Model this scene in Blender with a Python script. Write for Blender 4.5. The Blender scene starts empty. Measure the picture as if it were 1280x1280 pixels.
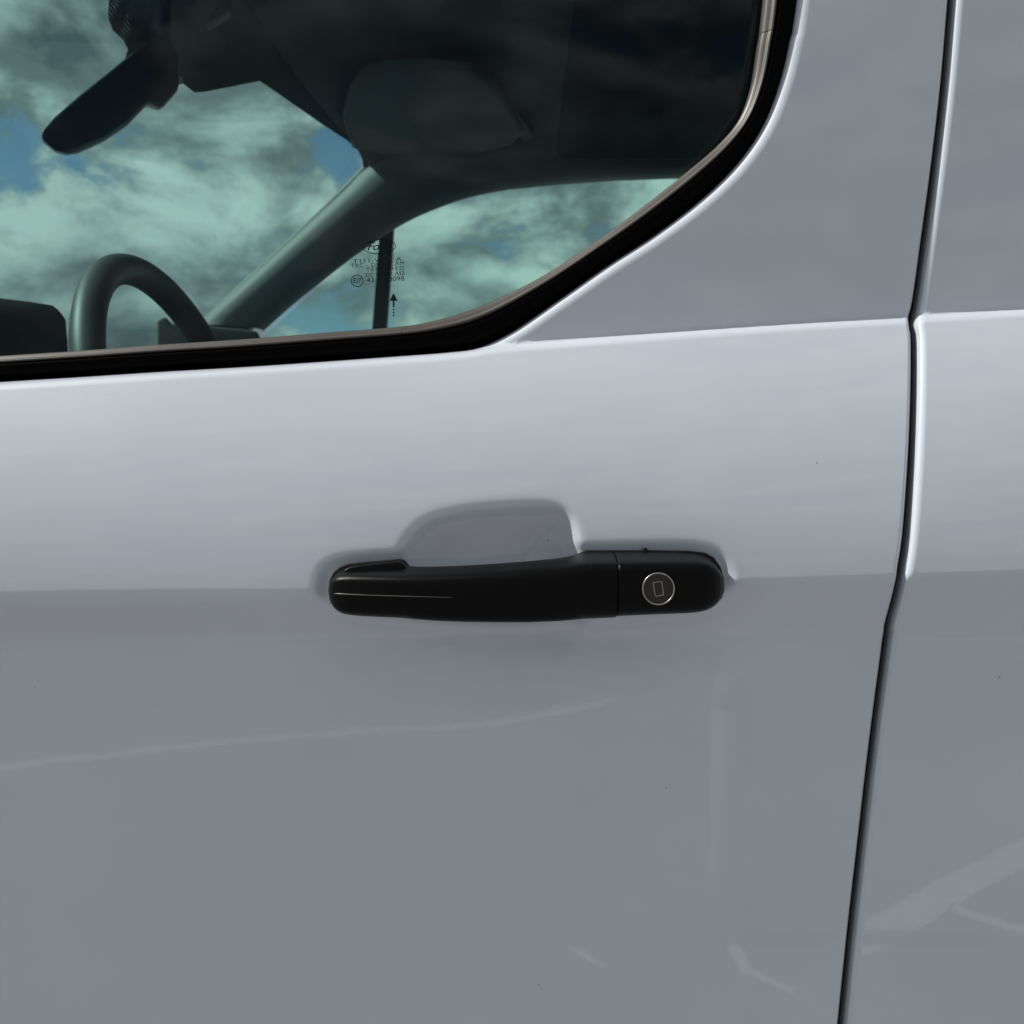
import bpy, math, random
import numpy as np
from mathutils import Vector, Matrix
from mathutils.geometry import delaunay_2d_cdt

random.seed(3)
scene = bpy.context.scene
COL = scene.collection
R = math.radians

# ------------------------------------------------------------------ camera
D0, FPX, CAMZ = 0.62, 1357.0, 1.12          # metres to the door skin, focal length in photo pixels, eye height
cam_d = bpy.data.cameras.new('camera')
cam = bpy.data.objects.new('camera', cam_d)
COL.objects.link(cam)
cam.location = (0, -D0, CAMZ)
cam.rotation_euler = (R(90), 0, 0)
cam_d.sensor_fit = 'HORIZONTAL'
cam_d.sensor_width = 36.0
cam_d.lens = 36.0 * FPX / 1280.0
cam_d.clip_start = 0.02
cam_d.clip_end = 3000
cam_d.dof.use_dof = True
cam_d.dof.focus_distance = 0.63
cam_d.dof.aperture_fstop = 20.0
scene.camera = cam

# ------------------------------------------------------------------ light
SUN_EL, SUN_AZ = 47.0, -91.4                # azimuth clockwise from +Y: the sun stands off the van's nose
scene.view_settings.view_transform = 'Standard'
scene.view_settings.look = 'None'
scene.view_settings.gamma = 1.0
scene.view_settings.exposure = 0.0
scene.cycles.use_denoising = True
scene.cycles.transparent_max_bounces = 24
scene.cycles.max_bounces = 10
sun_dir = Vector((math.sin(R(SUN_AZ)) * math.cos(R(SUN_EL)), math.cos(R(SUN_AZ)) * math.cos(R(SUN_EL)), math.sin(R(SUN_EL))))
sd_ = bpy.data.lights.new('sun', 'SUN')
sd_.energy = 4.8
sd_.angle = R(0.5)
sd_.color = (1.0, 0.955, 0.89)
sun = bpy.data.objects.new('sun', sd_)
COL.objects.link(sun)
sun.rotation_euler = (-sun_dir).to_track_quat('-Z', 'Y').to_euler()

SKY_STRENGTH = 0.079
CLOUD_LIT, CLOUD_DARK = 8.6, 1.5
world = bpy.data.worlds.new('World')
scene.world = world
world.use_nodes = True
wn = world.node_tree.nodes
wl = world.node_tree.links
wn.clear()


def N(nodes, kind, **kw):
    n = nodes.new(kind)
    for k, v in kw.items():
        if k.startswith('in_'):
            n.inputs[k[3:].replace('_', ' ')].default_value = v
        else:
            setattr(n, k, v)
    return n


def build_sky():
    out = N(wn, 'ShaderNodeOutputWorld')
    bg = N(wn, 'ShaderNodeBackground')
    bg.inputs['Strength'].default_value = SKY_STRENGTH
    sky = N(wn, 'ShaderNodeTexSky', sky_type='NISHITA')
    sky.sun_disc = False
    sky.sun_elevation = R(SUN_EL)
    sky.sun_rotation = R(SUN_AZ)
    sky.air_density = 1.0
    sky.dust_density = 1.0
    tc = N(wn, 'ShaderNodeTexCoord')

    def mapped(loc, scale):
        m = N(wn, 'ShaderNodeMapping')
        m.inputs['Location'].default_value = loc
        m.inputs['Scale'].default_value = scale
        wl.new(tc.outputs['Generated'], m.inputs['Vector'])
        return m

    def noise(m, scale, detail, rough, dist):
        n = N(wn, 'ShaderNodeTexNoise')
        n.inputs['Scale'].default_value = scale
        n.inputs['Detail'].default_value = detail
        n.inputs['Roughness'].default_value = rough
        n.inputs['Distortion'].default_value = dist
        wl.new(m.outputs['Vector'], n.inputs['Vector'])
        return n

    def ramp(src, a, b, smooth=True):
        r = N(wn, 'ShaderNodeMapRange')
        r.interpolation_type = 'SMOOTHSTEP' if smooth else 'LINEAR'
        r.inputs['From Min'].default_value = a
        r.inputs['From Max'].default_value = b
        wl.new(src, r.inputs['Value'])
        return r

    off = (9.1, 4.7, 7.4)
    step = 0.034
    sc = (1.0, 1.0, 1.7)
    a = noise(mapped(off, sc), 6.0, 14, 0.63, 0.30)
    b = noise(mapped((off[0] + sun_dir.x * step, off[1] + sun_dir.y * step, off[2] + sun_dir.z * step * 1.7), sc), 6.0, 6, 0.55, 0.30)
    big = noise(mapped((2.0, 4.4, 6.0), sc), 1.9, 3, 0.5, 0.0)
    # how much cloud: fine billows plus the broad fields they come in
    add = N(wn, 'ShaderNodeMath', operation='MULTIPLY_ADD')
    wl.new(big.outputs['Fac'], add.inputs[0])
    add.inputs[1].default_value = 0.55
    wl.new(a.outputs['Fac'], add.inputs[2])
    cover = ramp(add.outputs[0], 0.635, 0.715)
    # lit side towards the sun, grey where more cloud stands in the sun's way
    diff = N(wn, 'ShaderNodeMath', operation='SUBTRACT')
    wl.new(a.outputs['Fac'], diff.inputs[0])
    wl.new(b.outputs['Fac'], diff.inputs[1])
    lit = ramp(diff.outputs[0], -0.12, 0.21)
    thick = ramp(add.outputs[0], 0.78, 1.02)
    th = N(wn, 'ShaderNodeMath', operation='MULTIPLY_ADD')
    wl.new(thick.outputs[0], th.inputs[0])
    th.inputs[1].default_value = -0.55
    wl.new(lit.outputs[0], th.inputs[2])
    th2 = N(wn, 'ShaderNodeMath', operation='ADD', use_clamp=True)
    wl.new(th.outputs[0], th2.inputs[0])
    th2.inputs[1].default_value = 0.13
    cc = N(wn, 'ShaderNodeMix', data_type='RGBA')
    cc.inputs['A'].default_value = (CLOUD_DARK * .92, CLOUD_DARK * 1.0, CLOUD_DARK * 1.13, 1)
    cc.inputs['B'].default_value = (CLOUD_LIT, CLOUD_LIT * .99, CLOUD_LIT * .97, 1)
    wl.new(th2.outputs[0], cc.inputs['Factor'])
    mix = N(wn, 'ShaderNodeMix', data_type='RGBA')
    wl.new(cover.outputs[0], mix.inputs['Factor'])
    wl.new(sky.outputs['Color'], mix.inputs['A'])
    wl.new(cc.outputs['Result'], mix.inputs['B'])
    wl.new(mix.outputs['Result'], bg.inputs['Color'])
    wl.new(bg.outputs[0], out.inputs['Surface'])


build_sky()

# ------------------------------------------------------------------ small helpers


def P(px, py, y):
    """The point at depth y on the line of sight through photo pixel (px, py)."""
    d = D0 + y
    return np.array([(px - 640) / FPX * d, y, CAMZ + (640 - py) / FPX * d])


def link_obj(name, me, mat, parent=None, label=None):
    o = bpy.data.objects.new(name, me)
    COL.objects.link(o)
    if mat is not None:
        me.materials.append(mat)
    if parent is not None:
        o.parent = parent
    if label:
        o['label'] = label
    return o


def mesh(name, verts, faces, mat, parent=None, smooth=True, normals=None, label=None):
    me = bpy.data.meshes.new(name)
    me.from_pydata([tuple(map(float, v)) for v in verts], [], [tuple(map(int, f)) for f in faces])
    me.update()
    if smooth:
        me.shade_smooth()
    if normals is not None:
        me.normals_split_custom_set_from_vertices([tuple(map(float, n)) for n in normals])
    return link_obj(name, me, mat, parent, label)


def bevel(o, w, seg=3, angle=35):
    b = o.modifiers.new('bevel', 'BEVEL')
    b.width = w
    b.segments = seg
    b.limit_method = 'ANGLE'
    b.angle_limit = R(angle)
    b.harden_normals = False
    return o


def spline(pts, step):
    """Catmull-Rom through pts (N x k), resampled at about `step` along the curve."""
    p = np.array(pts, float)
    p = np.vstack([2 * p[0] - p[1], p, 2 * p[-1] - p[-2]])
    out = []
    for i in range(1, len(p) - 2):
        for t in np.linspace(0, 1, 24, endpoint=False):
            a, b, c, d = p[i - 1], p[i], p[i + 1], p[i + 2]
            out.append(.5 * (2 * b + (c - a) * t + (2 * a - 5 * b + 4 * c - d) * t * t + (3 * b - a - 3 * c + d) * t ** 3))
    out.append(p[-2])
    out = np.array(out)
    s = np.concatenate([[0], np.cumsum(np.linalg.norm(np.diff(out, axis=0), axis=1))])
    n = max(2, int(round(s[-1] / step)) + 1)
    q = np.linspace(0, s[-1], n)
    return np.stack([np.interp(q, s, out[:, k]) for k in range(out.shape[1])], 1)


def dist_poly(x, z, poly, closed=False):
    """Distance from points to a polyline."""
    q = np.asarray(poly)
    if closed:
        q = np.vstack([q, q[:1]])
    x = np.asarray(x, float).ravel()
    z = np.asarray(z, float).ravel()
    best = np.full(len(x), 1e9)
    a, b = q[:-1], q[1:]
    d = b - a
    L = (d ** 2).sum(1) + 1e-18
    for k in range(0, len(x), 20000):
        X = x[k:k + 20000, None] - a[None, :, 0]
        Z = z[k:k + 20000, None] - a[None, :, 1]
        t = np.clip((X * d[:, 0] + Z * d[:, 1]) / L, 0, 1)
        best[k:k + 20000] = np.sqrt(((X - t * d[:, 0]) ** 2 + (Z - t * d[:, 1]) ** 2).min(1))
    return best


def inside(x, z, poly):
    x = np.asarray(x, float)
    z = np.asarray(z, float)
    res = np.zeros(x.shape, bool)
    n = len(poly)
    for i in range(n):
        x1, z1 = poly[i]
        x2, z2 = poly[(i + 1) % n]
        c = (z1 > z) != (z2 > z)
        if not c.any():
            continue
        xi = (x2 - x1) * (z - z1) / ((z2 - z1) if z2 != z1 else 1e-12) + x1
        res ^= c & (x < xi)
    return res


def sstep(t):
    t = np.clip(t, 0, 1)
    return t * t * (3 - 2 * t)


def smax(a, b, k):
    h = np.clip(.5 + .5 * (a - b) / k, 0, 1)
    return b * (1 - h) + a * h + k * h * (1 - h)


def smin(a, b, k):
    return -smax(-a, -b, k)


def box(name, lo, hi, mat, parent=None, bev=0.0, label=None):
    x0, y0, z0 = lo
    x1, y1, z1 = hi
    v = [(x0, y0, z0), (x1, y0, z0), (x1, y1, z0), (x0, y1, z0), (x0, y0, z1), (x1, y0, z1), (x1, y1, z1), (x0, y1, z1)]
    f = [(0, 3, 2, 1), (4, 5, 6, 7), (0, 1, 5, 4), (1, 2, 6, 5), (2, 3, 7, 6), (3, 0, 4, 7)]
    o = mesh(name, v, f, mat, parent, smooth=bev > 0, label=label)
    if bev:
        bevel(o, bev)
    return o


def prism(name, pts, vec, mat, parent=None, bev=0.0, label=None):
    """A closed outline of 3-D points pushed along vec into a solid."""
    p = [Vector(q) for q in pts]
    v = Vector(vec)
    n = len(p)
    vs = p + [q + v for q in p]
    nrm = Vector((0, 0, 0))
    for i in range(n):
        a, b = p[i], p[(i + 1) % n]
        nrm += a.cross(b)
    f = [tuple(range(n)), tuple(range(2 * n - 1, n - 1, -1))] + [((i + 1) % n, i, n + i, n + (i + 1) % n) for i in range(n)]
    if nrm.dot(v) > 0:
        f = [tuple(reversed(q)) for q in f]
    o = mesh(name, vs, f, mat, parent, smooth=bev > 0, label=label)
    if bev:
        bevel(o, bev)
    return o


def tube(name, pts, rad, mat, parent=None, sides=20, closed=False, label=None):
    p = np.array(pts, float)
    n = len(p)
    rad = np.broadcast_to(np.asarray(rad, float), (n,))
    vs, fs = [], []
    up = None
    for i in range(n):
        t = p[(i + 1) % n] - p[i - 1] if closed else p[min(i + 1, n - 1)] - p[max(i - 1, 0)]
        t = Vector(t).normalized()
        if up is None:
            up = t.orthogonal()
        up = (up - t * up.dot(t)).normalized()
        s = t.cross(up)
        for k in range(sides):
            a = 2 * math.pi * k / sides
            vs.append(Vector(p[i]) + (up * math.cos(a) + s * math.sin(a)) * float(rad[i]))
    for i in range(n if closed else n - 1):
        for k in range(sides):
            a, b = i * sides + k, i * sides + (k + 1) % sides
            c, d = ((i + 1) % n) * sides + (k + 1) % sides, ((i + 1) % n) * sides + k
            fs.append((a, b, c, d))
    if not closed:
        fs.append(tuple(range(sides - 1, -1, -1)))
        fs.append(tuple((n - 1) * sides + k for k in range(sides)))
    return mesh(name, vs, fs, mat, parent, label=label)


# ------------------------------------------------------------------ materials


def new_mat(name):
    m = bpy.data.materials.new(name)
    m.use_nodes = True
    m.node_tree.nodes.clear()
    return m, m.node_tree.nodes, m.node_tree.links


def principled(name, col, rough=.5, coat=0, coat_rough=.03, spec=.5, metal=0, bump=None, vary=0, vscale=40, bdist=.0005):
    m, n, l = new_mat(name)
    out = N(n, 'ShaderNodeOutputMaterial')
    b = N(n, 'ShaderNodeBsdfPrincipled')
    b.inputs['Base Color'].default_value = (*col, 1)
    b.inputs['Roughness'].default_value = rough
    b.inputs['Metallic'].default_value = metal
    b.inputs['Specular IOR Level'].default_value = spec
    b.inputs['Coat Weight'].default_value = coat
    b.inputs['Coat Roughness'].default_value = coat_rough
    tc = N(n, 'ShaderNodeTexCoord')
    if vary:
        t = N(n, 'ShaderNodeTexNoise')
        t.inputs['Scale'].default_value = vscale
        t.inputs['Detail'].default_value = 6
        l.new(tc.outputs['Object'], t.inputs['Vector'])
        mx = N(n, 'ShaderNodeMix', data_type='RGBA')
        mx.inputs['A'].default_value = (*[c * (1 - vary) for c in col], 1)
        mx.inputs['B'].default_value = (*[min(1, c * (1 + vary)) for c in col], 1)
        l.new(t.outputs['Fac'], mx.inputs['Factor'])
        l.new(mx.outputs['Result'], b.inputs['Base Color'])
    if bump:
        scale, strength = bump
        t = N(n, 'ShaderNodeTexNoise')
        t.inputs['Scale'].default_value = scale
        t.inputs['Detail'].default_value = 3
        l.new(tc.outputs['Object'], t.inputs['Vector'])
        bp = N(n, 'ShaderNodeBump')
        bp.inputs['Strength'].default_value = strength
        bp.inputs['Distance'].default_value = bdist
        l.new(t.outputs['Fac'], bp.inputs['Height'])
        l.new(bp.outputs['Normal'], b.inputs['Normal'])
        if coat:
            l.new(bp.outputs['Normal'], b.inputs['Coat Normal'])
    l.new(b.outputs[0], out.inputs['Surface'])
    return m


def paint_mat(name, col, **kw):
    """Body paint with a few grains of road dirt on it."""
    m = principled(name, col, **kw)
    n, l = m.node_tree.nodes, m.node_tree.links
    b = next(q for q in n if q.type == 'BSDF_PRINCIPLED')
    tc = N(n, 'ShaderNodeTexCoord')
    vo = N(n, 'ShaderNodeTexVoronoi')
    vo.inputs['Scale'].default_value = 30
    l.new(tc.outputs['Object'], vo.inputs['Vector'])
    lt = N(n, 'ShaderNodeMapRange')
    lt.inputs['From Min'].default_value = .010
    lt.inputs['From Max'].default_value = .019
    l.new(vo.outputs['Distance'], lt.inputs['Value'])
    film = N(n, 'ShaderNodeTexNoise')
    film.inputs['Scale'].default_value = 7
    film.inputs['Detail'].default_value = 7
    film.inputs['Roughness'].default_value = .65
    l.new(tc.outputs['Object'], film.inputs['Vector'])
    fm = N(n, 'ShaderNodeMix', data_type='RGBA')
    fm.inputs['A'].default_value = (*[c * .93 for c in col], 1)
    fm.inputs['B'].default_value = (*[c * 1.06 for c in col], 1)
    l.new(film.outputs['Fac'], fm.inputs['Factor'])
    mx = N(n, 'ShaderNodeMix', data_type='RGBA')
    mx.inputs['A'].default_value = (.20, .18, .15, 1)
    l.new(fm.outputs['Result'], mx.inputs['B'])
    l.new(lt.outputs[0], mx.inputs['Factor'])
    l.new(mx.outputs['Result'], b.inputs['Base Color'])
    return m


def glass_mat(name, tint):
    """Thin automotive glass: each face of the slab takes half the tint; only outer faces reflect."""
    m, n, l = new_mat(name)
    out = N(n, 'ShaderNodeOutputMaterial')
    tr = N(n, 'ShaderNodeBsdfTransparent')
    tr.inputs['Color'].default_value = (*[math.sqrt(c) for c in tint], 1)
    gl = N(n, 'ShaderNodeBsdfGlossy')
    gl.inputs['Roughness'].default_value = 0.0
    gl.inputs['Color'].default_value = (.78, .94, 1, 1)
    fr = N(n, 'ShaderNodeFresnel')
    fr.inputs['IOR'].default_value = 1.34
    geo = N(n, 'ShaderNodeNewGeometry')
    inv = N(n, 'ShaderNodeMath', operation='SUBTRACT')
    inv.inputs[0].default_value = 1.0
    l.new(geo.outputs['Backfacing'], inv.inputs[1])
    mu = N(n, 'ShaderNodeMath', operation='MULTIPLY')
    l.new(fr.outputs[0], mu.inputs[0])
    l.new(inv.outputs[0], mu.inputs[1])
    mx = N(n, 'ShaderNodeMixShader')
    l.new(mu.outputs[0], mx.inputs[0])
    l.new(tr.outputs[0], mx.inputs[1])
    l.new(gl.outputs[0], mx.inputs[2])
    l.new(mx.outputs[0], out.inputs['Surface'])
    return m


M_PAINT = paint_mat('white_paint', (.615, .680, .762), rough=.45, coat=1.0, coat_rough=.03, spec=.3, bump=(55, .05), bdist=.0006)
M_HANDLE = principled('black_textured_plastic', (.0015, .0015, .0017), rough=.34, spec=.14, bump=(2300, .5), bdist=.0002)
M_RUBBER = principled('black_rubber', (.0018, .0018, .002), rough=.42, spec=.03, bump=(900, .12), bdist=.0002, vary=.3, vscale=90)
M_LIP = principled('lit_rubber_lip', (.078, .070, .063), rough=.42, spec=.5, bump=(700, .15), bdist=.0002, vary=.25, vscale=60)  # paler than the seal body: light on the lip's top put into its colour
M_GAP = principled('gap_seal_rubber', (.012, .014, .014), rough=.6, spec=.3)
M_GASKET = principled('gasket_rubber', (.006, .006, .006), rough=.6, spec=.2)
M_LOCK = principled('lock_dark_metal', (.035, .03, .027), rough=.38, metal=.4, bump=(1500, .2), bdist=.0001)
M_RING = principled('worn_metal_edge', (.42, .40, .38), rough=.35, metal=.9)
M_MOULD = principled('pale_plastic_edge', (.09, .088, .085), rough=.4)  # paler grey for the grip's moulding line
M_MATT = principled('matt_black_interior', (.008, .009, .011), rough=.9, spec=.05)
M_GLASS = glass_mat('tinted_side_glass', (.675, .89, .845))
M_WGLASS = glass_mat('windscreen_glass', (.71, .91, .875))
M_PRINT = principled('glass_print_ink', (.012, .022, .022), rough=.6, spec=.2)
M_TRIM = principled('grey_cloth_lining', (.14, .14, .136), rough=.9, spec=.15, vary=.12, vscale=300, bump=(500, .2))
M_PILLAR = principled('pillar_trim_plastic', (.15, .155, .155), rough=.6, spec=.3, bump=(700, .15), bdist=.0003)
M_DARK = principled('dark_interior_plastic', (.025, .026, .028), rough=.55, spec=.4, bump=(500, .2), bdist=.0003)
M_WHEEL = principled('steering_wheel_leather', (.032, .033, .034), rough=.5, spec=.35, bump=(400, .2), bdist=.0003)
M_MIRROR = principled('mirror_housing_plastic', (.010, .012, .018), rough=.35, spec=.4)


def frit_mat():
    m, n, l = new_mat('dotted_frit_print')
    out = N(n, 'ShaderNodeOutputMaterial')
    tc = N(n, 'ShaderNodeTexCoord')
    vo = N(n, 'ShaderNodeTexVoronoi')
    vo.inputs['Scale'].default_value = 330
    vo.inputs['Randomness'].default_value = 0
    l.new(tc.outputs['Object'], vo.inputs['Vector'])
    lt = N(n, 'ShaderNodeMath', operation='LESS_THAN')
    lt.inputs[1].default_value = .20
    l.new(vo.outputs['Distance'], lt.inputs[0])
    b = N(n, 'ShaderNodeBsdfPrincipled')
    b.inputs['Base Color'].default_value = (.012, .014, .017, 1)
    b.inputs['Roughness'].default_value = .55
    tr = N(n, 'ShaderNodeBsdfTransparent')
    mx = N(n, 'ShaderNodeMixShader')
    l.new(lt.outputs[0], mx.inputs[0])
    l.new(b.outputs[0], mx.inputs[1])
    l.new(tr.outputs[0], mx.inputs[2])
    l.new(mx.outputs[0], out.inputs['Surface'])
    return m


M_FRIT = frit_mat()


def asphalt():
    m, n, l = new_mat('asphalt')
    out = N(n, 'ShaderNodeOutputMaterial')
    b = N(n, 'ShaderNodeBsdfPrincipled')
    b.inputs['Roughness'].default_value = .9
    tc = N(n, 'ShaderNodeTexCoord')
    t1 = N(n, 'ShaderNodeTexNoise')
    t1.inputs['Scale'].default_value = 90
    t1.inputs['Detail'].default_value = 8
    t2 = N(n, 'ShaderNodeTexNoise')
    t2.inputs['Scale'].default_value = .8
    t2.inputs['Detail'].default_value = 5
    l.new(tc.outputs['Object'], t1.inputs['Vector'])
    l.new(tc.outputs['Object'], t2.inputs['Vector'])
    ad = N(n, 'ShaderNodeMath', operation='ADD')
    tm = N(n, 'ShaderNodeMath', operation='MULTIPLY_ADD')
    l.new(t1.outputs['Fac'], tm.inputs[0])
    tm.inputs[1].default_value = .45
    tm.inputs[2].default_value = .275
    l.new(tm.outputs[0], ad.inputs[0])
    l.new(t2.outputs['Fac'], ad.inputs[1])
    r = N(n, 'ShaderNodeMapRange')
    r.inputs['From Min'].default_value = .78
    r.inputs['From Max'].default_value = 1.24
    l.new(ad.outputs[0], r.inputs['Value'])
    mx = N(n, 'ShaderNodeMix', data_type='RGBA')
    mx.inputs['A'].default_value = (.115, .113, .113, 1)
    mx.inputs['B'].default_value = (.315, .312, .312, 1)
    l.new(r.outputs[0], mx.inputs['Factor'])
    l.new(mx.outputs['Result'], b.inputs['Base Color'])
    l.new(b.outputs[0], out.inputs['Surface'])
    return m


M_ASPHALT = asphalt()
M_LINE = principled('worn_white_road_paint', (.78, .78, .75), rough=.8, vary=.2, vscale=12)

# ------------------------------------------------------------------ the setting
g = mesh('ground', [(-1500, -1500, 0), (1500, -1500, 0), (1500, 1500, 0), (-1500, 1500, 0)], [(0, 1, 2, 3)], M_ASPHALT, smooth=False)
g['kind'] = 'structure'
g['label'] = 'grey asphalt car park ground under the van'


def road_line(pts, w):
    c = spline(pts, .15)
    vs, fs = [], []
    rr = random.Random(5)
    for i, p in enumerate(c):
        t = c[min(i + 1, len(c) - 1)] - c[max(i - 1, 0)]
        t /= np.linalg.norm(t)
        n = np.array([-t[1], t[0]])
        ww = w * (1 + .12 * (rr.random() - .5))
        vs += [(*(p + n * ww / 2), .004), (*(p - n * ww / 2), .004)]
    for i in range(len(c) - 1):
        fs.append((2 * i, 2 * i + 1, 2 * i + 3, 2 * i + 2))
    o = mesh('parking_line', vs, fs, M_LINE, smooth=False)
    o['kind'] = 'structure'
    return o


# ------------------------------------------------------------------ van body side: its surface y(x, z)


def line_at(x, pts):
    """Height of a body line at x; extended straight past its ends."""
    p = np.asarray(pts)
    x = np.asarray(x, float)
    z = np.interp(x, p[:, 0], p[:, 1])
    s0 = (p[1, 1] - p[0, 1]) / (p[1, 0] - p[0, 0])
    s1 = (p[-1, 1] - p[-2, 1]) / (p[-1, 0] - p[-2, 0])
    z = np.where(x < p[0, 0], p[0, 1] + (x - p[0, 0]) * s0, z)
    return np.where(x > p[-1, 0], p[-1, 1] + (x - p[-1, 0]) * s1, z)


SH_A, SH_B = .05, .21                   # shoulder: depth = H (A s + B s^2)
BELT_Y, BAND_Y = .040, .022
LEDGE, UP_SLOPE, LOW_SLOPE = .0065, -.040, .015
L_BELT = spline([P(x, y, BELT_Y)[[0, 2]] for x, y in [(-60, 488), (0, 484), (200, 471), (400, 457), (600, 441), (800, 425), (1000, 410), (1135, 402), (1280, 393), (1340, 389)]], .01)
L_CREASE = np.array([P(x, y, 0)[[0, 2]] for x, y in [(0, 752), (640, 736), (1280, 716)]])
L_BAND = np.array([P(x, y, BAND_Y)[[0, 2]] for x, y in [(0, 800), (1280, 792)]])


def y_body(x, z):
    zb, zc, zl = line_at(x, L_BELT), line_at(x, L_CREASE), line_at(x, L_BAND)
    H = zb - zc
    s = (z - zc) / H
    sp = np.clip(s, 0, 1)
    sh = H * (SH_A * np.minimum(s, 1.2) + SH_B * sp * sp)
    yb = H * (SH_A + SH_B)
    ledge = yb + 1.5 * (z - zb)
    upper = yb + LEDGE + UP_SLOPE * (z - zb) + .05 * np.clip(z - zb - .02, 0, 9) ** 2
    cham = BAND_Y * (zc - z) / (zc - zl)
    low = BAND_Y + LOW_SLOPE * (zl - z) + .01 * np.clip(zl - z, 0, 9) ** 2
    top = smax(sh, smin(ledge, upper, .0022), .0022)
    bot = smin(cham, low, .003)
    return smax(top, bot, .0014 + .0045 * sstep(-(x + .02) / .26))


def y_upper(x, z):
    zb, zc = line_at(x, L_BELT), line_at(x, L_CREASE)
    yb = (zb - zc) * (SH_A + SH_B)
    return yb + LEDGE + UP_SLOPE * (z - zb) + .05 * np.clip(z - zb - .02, 0, 9) ** 2


def on(surf, px, py, off=0.0, guess=.03):
    """Photo pixel -> point on a body surface."""
    y = guess
    for _ in range(30):
        p = P(px, py, y)
        y = .5 * y + .5 * (float(surf(p[0], p[2])) + off)
    return P(px, py, y)


GL_OFF = .013                              # the glass stands this far inside the upper skin

# outlines, as read off the photograph and carried to their surfaces
WIN_OUT_PX = [(0, 475), (100, 469), (200, 462.5), (300, 457), (400, 450.5), (500, 443.5), (560, 439), (597, 433), (640, 413), (700, 372), (760, 330), (820, 291), (880, 245), (925, 200), (957, 152), (978, 97), (990, 45), (998, 0)]
WIN_IN_PX = [(0, 446.5), (100, 440), (200, 432.5), (300, 426), (400, 418), (500, 410), (560, 399), (620, 377), (680, 346), (740, 307), (800, 263.5), (860, 216), (900, 181), (925, 149), (940, 108), (948, 60), (956, 0)]


def ext(pts3):
    """Carry an outline on past the frame, forwards along the sill and up the pillar."""
    p = [np.array(q) for q in pts3]
    d0 = (p[0] - p[1]) / np.linalg.norm(p[0] - p[1])
    d1 = (p[-1] - p[-2]) / np.linalg.norm(p[-1] - p[-2])
    d1 = d1 * np.array([.75, 1, 1])
    return [p[0] + d0 * .55, p[0] + d0 * .25] + p + [p[-1] + d1 * .18, p[-1] + d1 * .38]


win_out = np.array([q[[0, 2]] for q in ext([on(y_upper, x, y) for x, y in WIN_OUT_PX])])
win_in = np.array([q[[0, 2]] for q in ext([on(y_upper, x, y, GL_OFF) for x, y in WIN_IN_PX])])
WOUT = spline(win_out, .003)
WIN = spline(win_in, .003)
GAP_PX = [(1190, 0), (1181.5, 100), (1170, 200), (1156.5, 300), (1145, 380), (1141.5, 402), (1142.5, 412), (1144, 425), (1143.5, 500), (1139, 600), (1133, 675), (1127, 716), (1121, 745), (1111.5, 780), (1109, 798), (1098, 880), (1088, 960), (1080, 1030), (1065, 1160), (1052.5, 1280)]
gap3 = [on(y_body, x, y) for x, y in GAP_PX]
gp = [q[[0, 2]] for q in gap3]
gp = [gp[0] + (gp[0] - gp[1]) * 7.4] + [gp[0] + (gp[0] - gp[1]) * 3] + gp + [gp[-1] + (gp[-1] - gp[-2]) * 4] + [gp[-1] + (gp[-1] - gp[-2]) * 9]
GAPC = spline(gp, .003)
GAPW = .0037


def offset_curve(c, d):
    t = np.gradient(c, axis=0)
    t /= np.linalg.norm(t, axis=1)[:, None]
    return c + np.stack([-t[:, 1], t[:, 0]], 1) * d


# the gap runs downwards, so its left normal points to the rear (+x)
GAP_REAR = offset_curve(GAPC, GAPW / 2)
GAP_FRONT = offset_curve(GAPC, -GAPW / 2)
if GAP_REAR[:, 0].mean() < GAP_FRONT[:, 0].mean():
    GAP_REAR, GAP_FRONT = GAP_FRONT, GAP_REAR

# handle pocket and pads
BOWL_PX = [(496, 705), (505, 675), (533, 646), (585, 632), (640, 627), (688, 627.5), (713, 645), (724, 690), (733, 740), (735, 790), (716, 826), (670, 836), (610, 833), (550, 820), (508, 785), (494, 745)]
BOWL = spline([P(x, y, .012)[[0, 2]] for x, y in BOWL_PX + BOWL_PX[:1]], .004)[:-1]
PAD_PX = [(400, 738), (406, 712), (430, 700), (500, 694), (600, 690), (700, 686), (800, 684), (876, 685), (903, 700), (911, 734), (900, 764), (860, 777), (780, 782), (680, 788), (560, 788), (460, 782), (412, 766)]
PAD = spline([P(x, y, .004)[[0, 2]] for x, y in PAD_PX + PAD_PX[:1]], .004)[:-1]
BOWL_D = .0225
PAD_Y = .0046
cen_b = BOWL.mean(0)
G0, GS, GN = (-.17, .97), .0012, (290, 165)


def blur(a, sig):
    k = np.arange(-int(3 * sig + 1), int(3 * sig + 2))
    w = np.exp(-k * k / (2 * sig * sig))
    w /= w.sum()
    p = len(k) // 2
    b = np.pad(a, p, mode='edge')
    b = sum(w[i] * b[i:i + a.shape[0], :] for i in range(len(k)))
    return sum(w[i] * b[:, i:i + a.shape[1]] for i in range(len(k)))


def fields():
    gx, gz = np.meshgrid(G0[0] + GS * np.arange(GN[0]), G0[1] + GS * np.arange(GN[1]), indexing='ij')
    xn, zn = gx.ravel(), gz.ravel()
    dp = dist_poly(xn, zn, PAD, True) * np.where(inside(xn, zn, PAD), -1, 1)
    pad = blur((1 - sstep((dp + .002) / .005)).reshape(gx.shape), 1.6)
    db = dist_poly(xn, zn, BOWL, True) * np.where(inside(xn, zn, BOWL), 1, -1)
    up = sstep((zn - cen_b[1] + .012) / .04)
    rt = sstep((xn - .016) / .022)
    wid = (.050 * (1 - up) + .040 * up) * (1 - .66 * rt)
    t = np.clip(db / wid, 0, 1)
    bowl = np.sin(t * math.pi / 2).reshape(gx.shape) ** 1.3
    return pad, blur(bowl, 2.0)


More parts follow.
